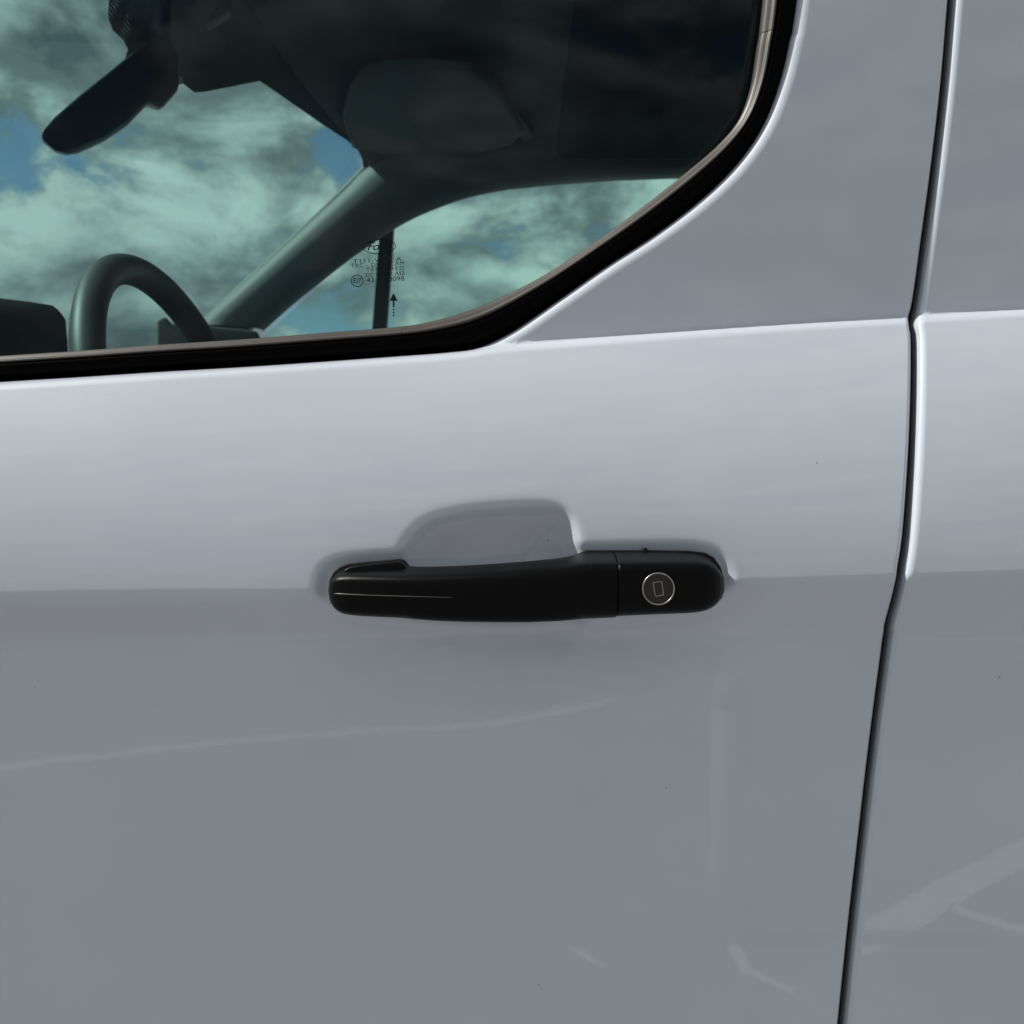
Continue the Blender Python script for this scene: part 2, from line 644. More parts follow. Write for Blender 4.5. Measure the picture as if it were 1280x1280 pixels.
PAD_F, BOWL_F = fields()


def bspline(F, x, z):
    u, v = (x - G0[0]) / GS, (z - G0[1]) / GS
    i, j = np.floor(u).astype(int), np.floor(v).astype(int)
    a, b = u - i, v - j

    def w(t):
        return ((1 - t) ** 3 / 6, (3 * t ** 3 - 6 * t * t + 4) / 6, (-3 * t ** 3 + 3 * t * t + 3 * t + 1) / 6, t ** 3 / 6)
    wa, wb = w(a), w(b)
    r_ = 0
    for p in range(4):
        for q in range(4):
            r_ = r_ + wa[p] * wb[q] * F[np.clip(i + p - 1, 0, GN[0] - 1), np.clip(j + q - 1, 0, GN[1] - 1)]
    return r_


def y_pocket(x, z):
    """The door skin with the pads under the handle's feet and the finger pocket behind it."""
    y = y_body(x, z)
    sh = np.shape(y)
    x1, z1 = np.ravel(x), np.ravel(z)
    y1 = np.ravel(y).copy()
    near = (x1 > -.16) & (x1 < .17) & (z1 > .98) & (z1 < 1.16)
    if near.any():
        xn, zn = x1[near], z1[near]
        w = bspline(PAD_F, xn, zn)
        yn = y1[near] * (1 - w) + smax(np.full(len(xn), PAD_Y), y1[near] * .5 + .002, .002) * w
        p = bspline(BOWL_F, xn, zn)
        y1[near] = yn * (1 - p) + p * (.006 + BOWL_D)
    return y1.reshape(sh) if sh else float(y1[0])


def roll(s, r):
    u = np.clip((r - np.maximum(s, .015 * r)) / r, 0, 1)
    return r * (1 - np.sqrt(1 - u * u))


def make_skin(name, boundary, rolls, pts, surf, parent, mat, depth=.016, label=None):
    """A pressed panel: outline triangulated on a fitted point set, edges rolled inwards, with a return flange."""
    def Y(x, z):
        y = surf(x, z)
        for c, r in rolls:
            y = y + roll(dist_poly(x, z, c), r)
        return y
    pts = np.asarray(pts)
    ok = inside(pts[:, 0], pts[:, 1], boundary)
    dmin = np.full(len(pts), 9.0)
    for c, r in rolls:
        dd = dist_poly(pts[:, 0], pts[:, 1], c)
        ok &= dd > 1.5 * r
    ok &= dist_poly(pts[:, 0], pts[:, 1], boundary, True) > .0015
    allp = [pts[ok]]
    for ci, (c, r) in enumerate(rolls):
        for f in (.05, .16, .34, .56, .8, 1.05, 1.35):
            for sgn in (1, -1):
                q = offset_curve(c, sgn * f * r)
                k = inside(q[:, 0], q[:, 1], boundary)
                k &= np.abs(dist_poly(q[:, 0], q[:, 1], c) - f * r) < .02 * r + 1e-5
                for cj, (c2, r2) in enumerate(rolls):
                    if cj != ci:
                        k &= dist_poly(q[:, 0], q[:, 1], c2) > r2 * .3
                allp.append(q[k])
    nb = len(boundary)
    allp = np.vstack([boundary] + allp)
    res = delaunay_2d_cdt([Vector(p) for p in allp], [(i, (i + 1) % nb) for i in range(nb)], [], 0, 1e-7)
    V = np.array([tuple(v) for v in res[0]])
    F = [f for f in res[2]]
    cx = np.array([V[list(f)].mean(0) for f in F])
    keep = inside(cx[:, 0], cx[:, 1], boundary)
    F = [f for f, k in zip(F, keep) if k]
    x, z = V[:, 0], V[:, 1]
    y = Y(x, z)
    h = .0003
    nx = (Y(x + h, z) - Y(x - h, z)) / (2 * h)
    nz = (Y(x, z + h) - Y(x, z - h)) / (2 * h)
    # at the rolled rim, take the slope a little inside so that it points off the edge
    nr = np.stack([nx, -np.ones_like(nx), nz], 1)
    for c, r in rolls:
        d = dist_poly(x, z, c)
        m = d < 2.5 * h
        if m.any():
            t = np.gradient(c, axis=0)
            t /= np.linalg.norm(t, axis=1)[:, None]
            for i in np.where(m)[0]:
                k = ((c - V[i]) ** 2).sum(1).argmin()
                n2 = np.array([-t[k, 1], t[k, 0]])
                if inside(np.array([c[k, 0] + n2[0] * .001]), np.array([c[k, 1] + n2[1] * .001]), boundary)[0]:
                    n2 = -n2
                nr[i] = (n2[0], -.12, n2[1])
    nr /= np.linalg.norm(nr, axis=1)[:, None]
    verts = [tuple(q) for q in np.stack([x, y, z], 1)]
    norms = [tuple(q) for q in nr]
    faces = []
    for f in F:
        a, b, c = V[f[0]], V[f[1]], V[f[2]]
        if (b[0] - a[0]) * (c[1] - a[1]) - (b[1] - a[1]) * (c[0] - a[0]) < 0:
            f = f[::-1]
        faces.append(tuple(f))
    for c, r in rolls:
        k = inside(c[:, 0], c[:, 1], boundary) | (dist_poly(c[:, 0], c[:, 1], boundary, True) < 1e-5)
        q = c[k]
        yq = Y(q[:, 0], q[:, 1])
        t = np.gradient(q, axis=0)
        t /= np.linalg.norm(t, axis=1)[:, None]
        base = len(verts)
        for i in range(len(q)):
            n2 = np.array([-t[i, 1], t[i, 0]])
            if inside(np.array([q[i, 0] + n2[0] * .001]), np.array([q[i, 1] + n2[1] * .001]), boundary)[0]:
                n2 = -n2
            verts += [(q[i, 0], yq[i], q[i, 1]), (q[i, 0], yq[i] + depth, q[i, 1])]
            norms += [(n2[0], 0, n2[1])] * 2
        for i in range(len(q) - 1):
            faces.append((base + 2 * i, base + 2 * i + 1, base + 2 * i + 3, base + 2 * i + 2))
    return mesh(name, verts, faces, mat, parent, normals=norms, label=label)


def profile_points(x0, x1, dx, zlo, zhi):
    """Rows that follow the body lines, close together where the section bends."""
    out = []
    for x in np.arange(x0, x1, dx):
        zb, zc, zl = float(line_at(x, L_BELT)), float(line_at(x, L_CREASE)), float(line_at(x, L_BAND))
        rows = list(np.linspace(zlo, zl - .02, 22))
        rows += list(np.linspace(zl - .02, zl + .012, 14)[1:])
        rows += list(np.linspace(zl + .012, zc - .008, 6)[1:])
        rows += list(np.linspace(zc - .008, zc + .008, 14)[1:])
        rows += list(np.linspace(zc + .008, zb - .012, 26)[1:])
        rows += list(np.linspace(zb - .012, zb + .016, 22)[1:])
        rows += list(np.linspace(zb + .016, zhi, 34)[1:])
        jit = ((int(round(x / dx)) % 2) - .5) * .0004
        out += [(x, z + jit) for z in rows]
    return np.array(out)


van = bpy.data.objects.new('van', None)
COL.objects.link(van)
van['label'] = 'white panel van seen close at its side door with black pull handle'
van['category'] = 'van'

# front door skin
x_l, z_b, z_t = -.80, .42, float(GAP_FRONT[0, 1])
w_keep = WOUT[(WOUT[:, 0] > x_l)]
left_pt = np.array([[x_l, float(np.interp(x_l, WOUT[:, 0][:100], WOUT[:, 1][:100]))]])
bd = np.vstack([w_keep[::-1], left_pt if w_keep[0, 0] - x_l > .001 else np.zeros((0, 2)), [[x_l, z_b]],
                [[float(GAP_FRONT[-1, 0]), z_b]] if GAP_FRONT[-1, 1] > z_b else np.zeros((0, 2)),
                GAP_FRONT[::-1][GAP_FRONT[::-1][:, 1] > z_b + .001]])
pp = profile_points(x_l + .004, .40, .008, z_b + .004, z_t)
fine = []
for x in np.arange(-.130, .152, .0014):
    for z in np.arange(1.010, 1.148, .0014):
        fine.append((x + (.0007 if int(round(z / .0014)) % 2 else 0), z))
fine = np.array(fine)
belt_fine = np.array([(x + (.0005 if k % 2 else 0), float(line_at(x, L_BELT)) + (k - 7) * .001) for x in np.arange(-.30, .06, .0016) for k in range(20)])
rim = (pp[:, 0] > -.130) & (pp[:, 0] < .152) & (pp[:, 1] > 1.010) & (pp[:, 1] < 1.148)
door = make_skin('front_door', bd, [(w_keep, .0075), (GAP_FRONT, .0030)], np.vstack([pp[~rim], fine, belt_fine]), y_pocket, van, M_PAINT,
                 label='white front door skin with finger pocket behind the handle')
# rear side panel beyond the gap
x_r = 1.25
bd2 = np.vstack([GAP_REAR[GAP_REAR[:, 1] > z_b], [[float(np.interp(z_b, GAP_REAR[::-1, 1], GAP_REAR[::-1, 0])), z_b]], [[x_r, z_b]], [[x_r, z_t]]])
pp2 = np.vstack([profile_points(.16, .45, .008, z_b + .004, z_t), profile_points(.455, x_r, .03, z_b + .004, z_t)])
side = make_skin('side_panel', bd2, [(GAP_REAR, .0045)], pp2, lambda x, z: y_body(x, z) - .0019, van, M_PAINT, label='white side panel behind the door gap')

# dark seal at the bottom of the gap
gs = GAPC[(GAPC[:, 1] > z_b)]
v, f = [], []
for i, q in enumerate(gs):
    y = float(y_body(q[0], q[1]))
    v += [(q[0] - .009, y + .0135, q[1]), (q[0], y + .010, q[1]), (q[0] + .009, y + .0135, q[1])]
for i in range(len(gs) - 1):
    for k in (0, 1):
        f.append((3 * i + k, 3 * i + k + 1, 3 * i + 4 + k, 3 * i + 3 + k))
mesh('gap_seal', v, f, M_GAP, van)

# ------------------------------------------------------------------ window seal


def loft_strip(name, a3, b3, prof, mat, parent, label=None):
    """Sweep a section from curve a to curve b; prof = [(share of the way, height outwards)]."""
    v, f = [], []
    n, k = len(a3), len(prof)
    for i in range(n):
        for t, h in prof:
            p = a3[i] * (1 - t) + b3[i] * t
            v.append((p[0], p[1] - h, p[2]))
    for i in range(n - 1):
        for j in range(k - 1):
            a = i * k + j
            f.append((a, a + 1, a + k + 1, a + k))
    return mesh(name, v, f, mat, parent, label=label)


def resample(c, n):
    s = np.concatenate([[0], np.cumsum(np.linalg.norm(np.diff(c, axis=0), axis=1))])
    q = np.linspace(0, s[-1], n)
    return np.stack([np.interp(q, s, c[:, k]) for k in range(c.shape[1])], 1)


# walk both outlines together: parameter by the photo's own stations
STA_OUT = [(-1, None)]
pair_px = [((0, 446.5), (0, 475)), ((100, 440), (100, 469)), ((200, 432.5), (200, 462.5)), ((300, 426), (300, 457)), ((400, 418), (400, 450.5)), ((500, 410), (500, 443.5)),
           ((540, 403.5), (548, 440)), ((580, 392.5), (597, 433)), ((620, 377), (645, 410)), ((680, 346), (704, 369)), ((740, 307), (762, 328.5)), ((800, 263.5), (822, 289.5)), ((860, 216), (881, 244)),
           ((900, 181), (928, 196)), ((925, 149), (957, 152)), ((940, 108), (977, 100)), ((948, 60), (989, 50)), ((956, 0), (998, 0))]
in3 = np.array(ext([on(y_upper, *a, GL_OFF - .0015) for a, b in pair_px]))
out3 = np.array(ext([on(y_upper, *b, .009) for a, b in pair_px]))
both = spline(np.hstack([in3, out3]), .006)
IN3, OUT3 = both[:, :3], both[:, 3:]
lip_prof = [(-.03, -.004), (-.035, .0015), (-.01, .0036), (.05, .0046), (.12, .0051), (.155, .0054), (.17, .0055), (.185, .0060), (.22, .0070), (.265, .0077), (.305, .0069), (.335, .003)]
body_prof = [(.31, .000), (.325, .0050), (.36, .0072), (.45, .0076), (.6, .0070), (.75, .0058), (.86, .0042), (.93, .0022), (.985, -.0012), (1.0, -.006)]
edge_prof = [(.955, -.002), (.965, .0004), (.99, .0004), (1.012, -.0015), (1.03, -.006)]
i_seam = int(np.argmin(np.abs(IN3[:, 0] - on(y_upper, 500, 410, GL_OFF)[0]) + (IN3[:, 2] > 1.3)))
z_up = on(y_upper, 950, 48, GL_OFF)[2]
i_up = int(np.argmin(np.abs(IN3[:, 2] - z_up) + (IN3[:, 0] < .05)))


def trim_range(a, b, i0, i1, cut0=0., cut1=0.):
    A, B = a[i0:i1 + 1].copy(), b[i0:i1 + 1].copy()
    if cut0:
        A[0] = A[0] * (1 - cut0) + A[1] * cut0
        B[0] = B[0] * (1 - cut0) + B[1] * cut0
    return A, B


seal = bpy.data.objects.new('window_seal', None)
COL.objects.link(seal)
seal.parent = van
nI = len(IN3) - 1
for nm, i0, i1, c in (('waist_moulding', 0, i_seam, 0), ('corner_moulding', i_seam, nI, .06)):
    A, B = trim_range(IN3, OUT3, i0, i1, c)
    loft_strip(nm, A, B, body_prof, M_RUBBER, seal)
for nm, i0, i1, c in (('wiper_lip', 0, i_seam, 0), ('wiper_lip', i_seam, i_up, .06), ('wiper_lip', i_up, nI, .10)):
    A, B = trim_range(IN3, OUT3, i0, i1, c)
    loft_strip(nm, A, B, lip_prof if nm else None, M_LIP, seal)
A, B = trim_range(IN3, OUT3, 0, nI)
loft_strip('rim_bead', A, B, edge_prof, M_RUBBER, seal)
loft_strip('seal_carrier', A, B, [(-.02, -.005), (0, .002), (.15, .003), (.22, .005), (.33, .004), (.4, .006), (.8, .004), (.95, -.001), (1, -.008)], M_GAP, seal)

# ------------------------------------------------------------------ door glass
gl_b = WIN.copy()
gl_poly = np.vstack([offset_curve(gl_b, -.006)[::3] if True else gl_b])
if inside(np.array([.0]), np.array([1.30]), np.vstack([gl_b, [[-.8, gl_b[-1, 1]]]]))[0]:
    pass
# sample a sheet over the opening, a little larger than it, tucked behind the seal
gx = np.linspace(-.78, .36, 60)
gz = np.linspace(1.16, float(WIN[-1, 1]) - .01, 34)
v, f, idx = [], [], {}


def right_limit(z):
    c = WIN[WIN[:, 0] > -.07]
    return float(np.interp(z, c[:, 1], c[:, 0])) + .008


def low_limit(x):
    c = WIN[:int(np.argmax(WIN[:, 0] > on(y_upper, 640, 370, GL_OFF)[0]))]
    return float(np.interp(x, c[:, 0], c[:, 1])) - .012


for j, t in enumerate(np.linspace(0, 1, 34)):
    for i, s in enumerate(np.linspace(0, 1, 60)):
        zlo = low_limit(-.7)
        z0 = zlo + (float(WIN[-1, 1]) - .01 - zlo) * t
        xr = max(right_limit(z0), -.06)
        x = -.78 + (xr + .78) * s
        zz = max(z0, low_limit(x) if x < 0 else z0)
        v.append((x, float(y_upper(x, zz)) + GL_OFF, zz))
for j in range(33):
    for i in range(59):
        a = j * 60 + i
        f.append((a, a + 1, a + 61, a + 60))
glass = mesh('door_window', v, f, M_GLASS, van, label='tinted door window with printed marks in its lower corner')
so = glass.modifiers.new('thickness', 'SOLIDIFY')
so.thickness = .0038
so.offset = -1 if False else 1.0
so.offset = -1

# ------------------------------------------------------------------ prints on the glass


def place_px(me, rect, rot=0.0, off=-.0012):
    """Fit a flat mesh drawn in its own x, y into a pixel box on the door glass."""
    co = np.array([v.co[:] for v in me.vertices])
    lo, hi = co.min(0), co.max(0)
    x0, y0, x1, y1 = rect
    cx, cy = (x0 + x1) / 2, (y0 + y1) / 2
    for v_ in me.vertices:
        u = (v_.co.x - lo[0]) / (hi[0] - lo[0]) - .5
        w = (v_.co.y - lo[1]) / (hi[1] - lo[1] + 1e-12) - .5
        dx, dy = u * (x1 - x0), -w * (y1 - y0)
        px = cx + dx * math.cos(rot) + dy * math.sin(rot)
        py = cy - dx * math.sin(rot) + dy * math.cos(rot)
        v_.co = Vector(on(y_upper, px, py, GL_OFF + off))
    me.update()


def text_mesh(s, spacing=1.0, shear=0.0, bold=0.0):
    cu = bpy.data.curves.new('lettering', 'FONT')
    cu.body = s
    cu.space_character = spacing
    cu.shear = shear
    cu.offset = bold
    cu.resolution_u = 3
    o = bpy.data.objects.new('lettering', cu)
    COL.objects.link(o)
    dg = bpy.context.evaluated_depsgraph_get()
    me = bpy.data.meshes.new_from_object(o.evaluated_get(dg))
    bpy.data.objects.remove(o)
    me.materials.clear()
    return me


ROT = R(2.8)
for s, rect, sp in (('T111-V27   A.', (441, 322.5, 504, 327.5), 1.0), ('TRC - DURACAM', (438.5, 328, 505, 333), 1.15), ('TEMPERED', (457.5, 333.5, 505, 338.5), 1.25),
                    ('DOT M501 AS2', (457.5, 340, 505.5, 345), 1.0), ('43 R 00098', (458, 346, 505.5, 352), 1.0)):
    me = text_mesh(s, sp, bold=.0)
    place_px(me, rect, ROT)
    link_obj('glass_lettering', me, M_PRINT, glass)
me = text_mesh('Ford', .92, shear=.35, bold=.012)
place_px(me, (459, 302.5, 489, 312.5), ROT)
link_obj('logo_lettering', me, M_PRINT, glass)
me = text_mesh('E17', .9, bold=.006)
place_px(me, (442, 347.5, 451.5, 354), ROT)
link_obj('approval_lettering', me, M_PRINT, glass)


def ring_mesh(a, b, w, n=48):
    v, f = [], []
    for k in range(n):
        t = 2 * math.pi * k / n
        v += [(a * math.cos(t), b * math.sin(t), 0), ((a - w) * math.cos(t), (b - w) * math.sin(t), 0)]
    for k in range(n):
        j = (k + 1) % n
        f.append((2 * k, 2 * j, 2 * j + 1, 2 * k + 1))
    me = bpy.data.meshes.new('ring')
    me.from_pydata(v, [], f)
    return me


me = ring_mesh(21, 9.2, 1.0)
place_px(me, (453, 299, 495, 317.5), ROT)
link_obj('logo_oval', me, M_PRINT, glass)
me = ring_mesh(7.6, 7.6, .9)
place_px(me, (438.7, 343.2, 454.2, 358.7), 0)
link_obj('approval_ring', me, M_PRINT, glass)
v = [(-5, 0, 0), (5, 0, 0), (0, 10, 0), (-1.1, -8, 0), (1.1, -8, 0), (1.1, 0, 0), (-1.1, 0, 0)]
fs = [(0, 1, 2), (3, 4, 5, 6)]
for cy in (-11, -14.7, -18.2):
    b0 = len(v)
    v += [(1.15 * math.cos(k * math.pi / 5), cy + 1.15 * math.sin(k * math.pi / 5), 0) for k in range(10)]
    fs.append(tuple(range(b0, b0 + 10)))
me = bpy.data.meshes.new('arrow')
me.from_pydata(v, [], fs)
place_px(me, (487, 366, 497, 395.5), 0)
link_obj('glass_arrow', me, M_PRINT, glass)
v, fs = [], []
for k, x in enumerate((0, 3, 6, 9)):
    b0 = len(v)
    v += [(x + .5 * math.cos(t * math.pi / 4), .5 * math.sin(t * math.pi / 4), 0) for t in range(8)]
    fs.append(tuple(range(b0, b0 + 8)))
me = bpy.data.meshes.new('dots')
me.from_pydata(v, [], fs)
place_px(me, (462, 357.3, 472, 358.5), ROT)
link_obj('glass_dots', me, M_PRINT, glass)

# ------------------------------------------------------------------ door handle
handle = bpy.data.objects.new('door_handle', None)
COL.objects.link(handle)
handle.parent = van


SEC = [(1.0, .94), (.85, 1.0), (.55, .93), (.25, .80), (.10, .70), (.03, .60), (.0, .48), (.0, .30), (.02, -.10), (.06, -.45), (.12, -.74), (.22, -.92), (.38, -1.0), (.7, -1.0), (1.0, -.94), (1.06, 0.0)]
_s = spline(np.array(SEC + SEC[:1]), .03)[:-1]
_q = np.concatenate([[0], np.cumsum(np.linalg.norm(np.diff(np.vstack([_s, _s[:1]]), axis=0), axis=1))])
SECN = np.stack([np.interp(np.linspace(0, _q[-1], 97)[:-1], _q, np.append(_s[:, k], _s[0, k])) for k in (0, 1)], 1)


def bar_section(zt, zb_, yf, yb):
    """One cross-section of the pull: sloping top, tight crest, front face leaning in towards the bottom."""
    zc, hz = (zt + zb_) / 2, (zt - zb_) / 2
    return [(yf + d * (yb - yf), zc + h * hz) for d, h in SECN]


def pchip(q, x, y):
    """Monotone cubic through (x, y)."""
    h = np.diff(x)
    d = np.diff(y) / h
    m = np.zeros(len(x))
    m[0], m[-1] = d[0], d[-1]
    for i in range(1, len(x) - 1):
        if d[i - 1] * d[i] > 0:
            w1, w2 = 2 * h[i] + h[i - 1], h[i] + 2 * h[i - 1]
            m[i] = (w1 + w2) / (w1 / d[i - 1] + w2 / d[i])
    k = np.clip(np.searchsorted(x, q) - 1, 0, len(h) - 1)
    t = (q - x[k]) / h[k]
    return (y[k] * (1 + 2 * t) * (1 - t) ** 2 + h[k] * m[k] * t * (1 - t) ** 2 + y[k + 1] * t * t * (3 - 2 * t) + h[k] * m[k + 1] * t * t * (t - 1))


def loft_bar(name, stations, mat, step=3.0):
    st = np.array(stations, float)
    xs = np.unique(np.concatenate([np.arange(st[0, 0], st[-1, 0], step), st[:, 0]]))
    v, f = [], []
    n = len(SECN)
    for px in xs:
        px = float(px)
        top, bot, yf, yb = (float(pchip(px, st[:, 0], st[:, k])) for k in (1, 2, 3, 4))
        yref = yf * .6 + yb * .4
        zt, zb_ = P(px, top, yf + .004)[2], P(px, bot, yf + .006)[2]
        X = P(px, top, yref)[0]
        for y, z in bar_section(zt, zb_, yf, yb):
            v.append((X, y, z))
    for i in range(len(xs) - 1):
        for k in range(n):
            a, b = i * n + k, i * n + (k + 1) % n
            f.append((a, b, b + n, a + n))
    f.append(tuple(range(n - 1, -1, -1)))
    f.append(tuple((len(xs) - 1) * n + k for k in range(n)))
    return mesh(name, v, f, mat, handle)


grip = loft_bar('grip', [
    (412.3, 734, 745, -.004, .006), (413, 728, 750, -.0085, .006), (415, 722.5, 755, -.0125, .006), (418, 717.5, 760, -.0150, .006), (423, 713.5, 764.5, -.0172, .006), (430, 710.8, 768, -.0190, .006),
    (445, 709.5, 770.5, -.0215, .006), (475, 709.3, 772.5, -.0252, .0055), (505, 709.6, 774, -.028, .003), (520, 710, 775, -.029, -.005), (560, 709, 777, -.031, -.011), (600, 707, 778, -.0325, -.013),
    (650, 703.5, 778.3, -.033, -.013), (690, 700, 777.3, -.0325, -.011), (712, 697, 776.3, -.032, -.006), (724, 694, 775.6, -.0315, .001), (730, 692, 775.4, -.0313, .006), (769, 691.5, 773.5, -.030, .006)], M_HANDLE)
cap = loft_bar('handle_cap', [
    (770.4, 691.5, 771.8, -.0299, .006), (800, 691.3, 770.4, -.0285, .006), (840, 691.3, 768.6, -.0265, .006), (865, 692, 767.2, -.0245, .006), (880, 694.2, 764.6, -.0225, .006), (889, 698.5, 760.5, -.020, .006),
    (896, 705.5, 754.5, -.0165, .006), (900.5, 714, 747.5, -.0125, .006), (902.5, 722, 742, -.0085, .006), (903.3, 729, 736, -.004, .006)], M_HANDLE)


# foot at the forward end, seen above the bar, and the gaskets under both ends
def plate(name, px, y0, y1, mat, bev_=.0008):
    q = [P(x, y, y0) for x, y in px]
    return prism(name, q, (0, y1 - y0, 0), mat, handle, bev=bev_)


plate('handle_foot', [(430, 712), (437, 708.5), (455, 706), (480, 703.5), (497, 702), (502, 703), (507, 709), (509, 714), (470, 725), (425, 725)], -.012, .008, M_HANDLE, .0012)
plate('gasket', [(410, 738), (411.5, 726), (416, 716), (424, 708.5), (435, 704.8), (455, 702.6), (480, 700.6), (498, 699), (504, 700.6), (509, 707), (511, 713), (500, 720), (500, 760), (440, 762), (424, 758), (415, 752), (411, 746)], -.0015, .009, M_GASKET)
plate('gasket', [(724, 700), (727, 691), (733, 688), (770, 688), (803, 688), (804, 685), (809, 685), (810, 688), (862, 688.6), (882, 691), (893, 697), (901, 709), (905.5, 724), (906, 738), (902.5, 748), (894, 756), (880, 760), (840, 763), (770, 766), (730, 766)], -.0015, .009, M_GASKET)

# raised moulding line on the forward half of the grip
line = []
for px in np.linspace(414, 566, 40):
    t = (px - 414) / 152
    py = 741.5 + 5.5 * t ** .7
    yf = float(pchip(px, np.array([412, 413, 415, 418, 423, 430, 445, 475, 505, 520, 560, 600.]), np.array([-.004, -.0085, -.0125, -.0150, -.0172, -.0190, -.0215, -.0252, -.028, -.029, -.031, -.0325])))
    line.append(P(px, py, yf + .0004 * min(1, t * 6) - .0007 * max(0, 1 - t * 3.2)))
tube('mould_line', line, np.linspace(.00040, .00012, len(line)), M_MOULD, handle, sides=8)

# lock cylinder
LPX, LPY = 823, 736
yl = -.0292
lc = P(LPX, LPY, yl)
k_px = (D0 + yl) / FPX


def disc(name, c, r, y0, y1, mat, parent, n=64, bev_=.0006):
    pts = [(c[0] + r * math.cos(2 * math.pi * k / n), y0, c[2] + r * math.sin(2 * math.pi * k / n)) for k in range(n)]
    return prism(name, pts, (0, y1 - y0, 0), mat, parent, bev=bev_)


disc('lock_cylinder', lc, 19.4 * k_px, yl, yl + .012, M_LOCK, handle, bev_=.0004)
tube('lock_ring', [(lc[0] + 19.6 * k_px * math.cos(a), yl - .0001, lc[2] + 19.6 * k_px * math.sin(a)) for a in np.linspace(0, 2 * math.pi, 73)[:-1]], .0004, M_RING, handle, sides=8, closed=True)
ka = R(-9)
kh = [(-5.6, -8.6), (5.6, -8.6), (5.6, 8.6), (-5.6, 8.6)]
kpts = [(lc[0] + (a * math.cos(ka) + b * math.sin(ka)) * k_px * .95, yl - .0001, lc[2] + (-a * math.sin(ka) + b * math.cos(ka)) * k_px) for a, b in
        [(kh[i][0] * (1 - t) + kh[(i + 1) % 4][0] * t, kh[i][1] * (1 - t) + kh[(i + 1) % 4][1] * t) for i in range(4) for t in np.linspace(0, 1, 8)[:-1]]]
tube('keyhole_rim', kpts, .00028, M_RING, handle, sides=6, closed=True)
kin = [(lc[0] + (a * .75 * math.cos(ka) + b * .8 * math.sin(ka)) * k_px, yl - .00025, lc[2] + (-a * .75 * math.sin(ka) + b * .8 * math.cos(ka)) * k_px) for a, b in kh]
prism('keyhole', kin, (0, .001, 0), M_LOCK, handle)

# ------------------------------------------------------------------ cab interior


def W(y):
    """Windscreen bow: how far forward the screen stands at depth y, and its plane."""
    t = (y - .93) / .75
    return -.10 * (1 - t * t)


def ws_hit(px, py, inset=0.0):
    """Line of sight through a pixel to the windscreen (z falls away forwards at about 45 degrees)."""
    lo, hi = .2, 1.75
    best = None
    ys = np.linspace(lo, hi, 1500)
    D = D0 + ys
    x = (px - 640) / FPX * D
    z = (640 - py) / FPX * D
    t = (ys - .93) / .75
    g_ = z - (.735 + 1.05 * (x - (-.315 - .10 * (1 - t * t))))
    s = np.where(np.sign(g_[:-1]) != np.sign(g_[1:]))[0]
    i = s[-1] if len(s) else int(np.argmin(np.abs(g_)))
    y = ys[i]
    return P(px, py, y)


# windscreen glass
v, f = [], []
ny, nz = 40, 20
for i in range(ny):
    y = .10 + (1.74 - .10) * i / (ny - 1)
    for j in range(nz):
        z = .06 + (.80 - .06) * j / (nz - 1)
        x = -.315 + W(y) + (z - .735) / 1.05
        v.append((x, y, CAMZ + z))
for i in range(ny - 1):
    for j in range(nz - 1):
        a = i * nz + j
        f.append((a, a + nz, a + nz + 1, a + 1))
wind = mesh('windscreen', v, f, M_WGLASS, van)
so = wind.modifiers.new('thickness', 'SOLIDIFY')
so.thickness = .005

FAR_Y = 1.66
# far front pillar, roof rail and door frame: one trim moulding with the far window's opening
frame_px = [(236, 420), (252, 397), (300, 352), (350, 306), (400, 259), (437, 222), (450, 208), (470, 190), (520, 150), (1500, 60), (1500, 640), (236, 640)]
open_px = [(285, 436), (322, 400), (360, 370), (412, 328), (470, 284), (508, 262), (555, 243), (600, 236), (650, 232), (700, 227), (770, 222), (840, 219.5), (1000, 219), (1150, 226), (1200, 260), (1210, 400), (1200, 560), (285, 560), (285, 450)]


def far_plane(px, py, off=0.0):
    y = FAR_Y
    for _ in range(12):
        p = P(px, py, y)
        y = FAR_Y + off + .06 - .12 * (p[2] - 1.35)
    return P(px, py, y)


def ring_panel(name, outer, inner, thick, mat, parent, bev_=.012):
    o3 = [far_plane(*q) for q in outer]
    i3 = [far_plane(*q) for q in inner]
    pts = o3 + i3
    no, ni = len(o3), len(i3)
    res = delaunay_2d_cdt([Vector((p[0], p[2])) for p in pts], [(i, (i + 1) % no) for i in range(no)] + [(no + i, no + (i + 1) % ni) for i in range(ni)], [], 0, 1e-6)
    V = np.array([tuple(q) for q in res[0]])
    oo = np.array([(p[0], p[2]) for p in o3])
    ii = np.array([(p[0], p[2]) for p in i3])
    F = []
    for t in res[2]:
        c = V[list(t)].mean(0)
        if inside(c[:1], c[1:], oo)[0] and not inside(c[:1], c[1:], ii)[0]:
            a, b, d = (V[k] for k in t)
            if (b[0] - a[0]) * (d[1] - a[1]) - (b[1] - a[1]) * (d[0] - a[0]) < 0:
                t = t[::-1]
            F.append(tuple(t))
    vs = [(q[0], FAR_Y + .06 - .12 * (q[1] - 1.35), q[1]) for q in V]
    o = mesh(name, vs, F, mat, parent, smooth=True)
    s_ = o.modifiers.new('thickness', 'SOLIDIFY')
    s_.thickness = thick
    s_.offset = -1
    bevel(o, bev_, 4, 50)
    return o


far_door = ring_panel('far_door_trim', frame_px, open_px, .05, M_PILLAR, van)
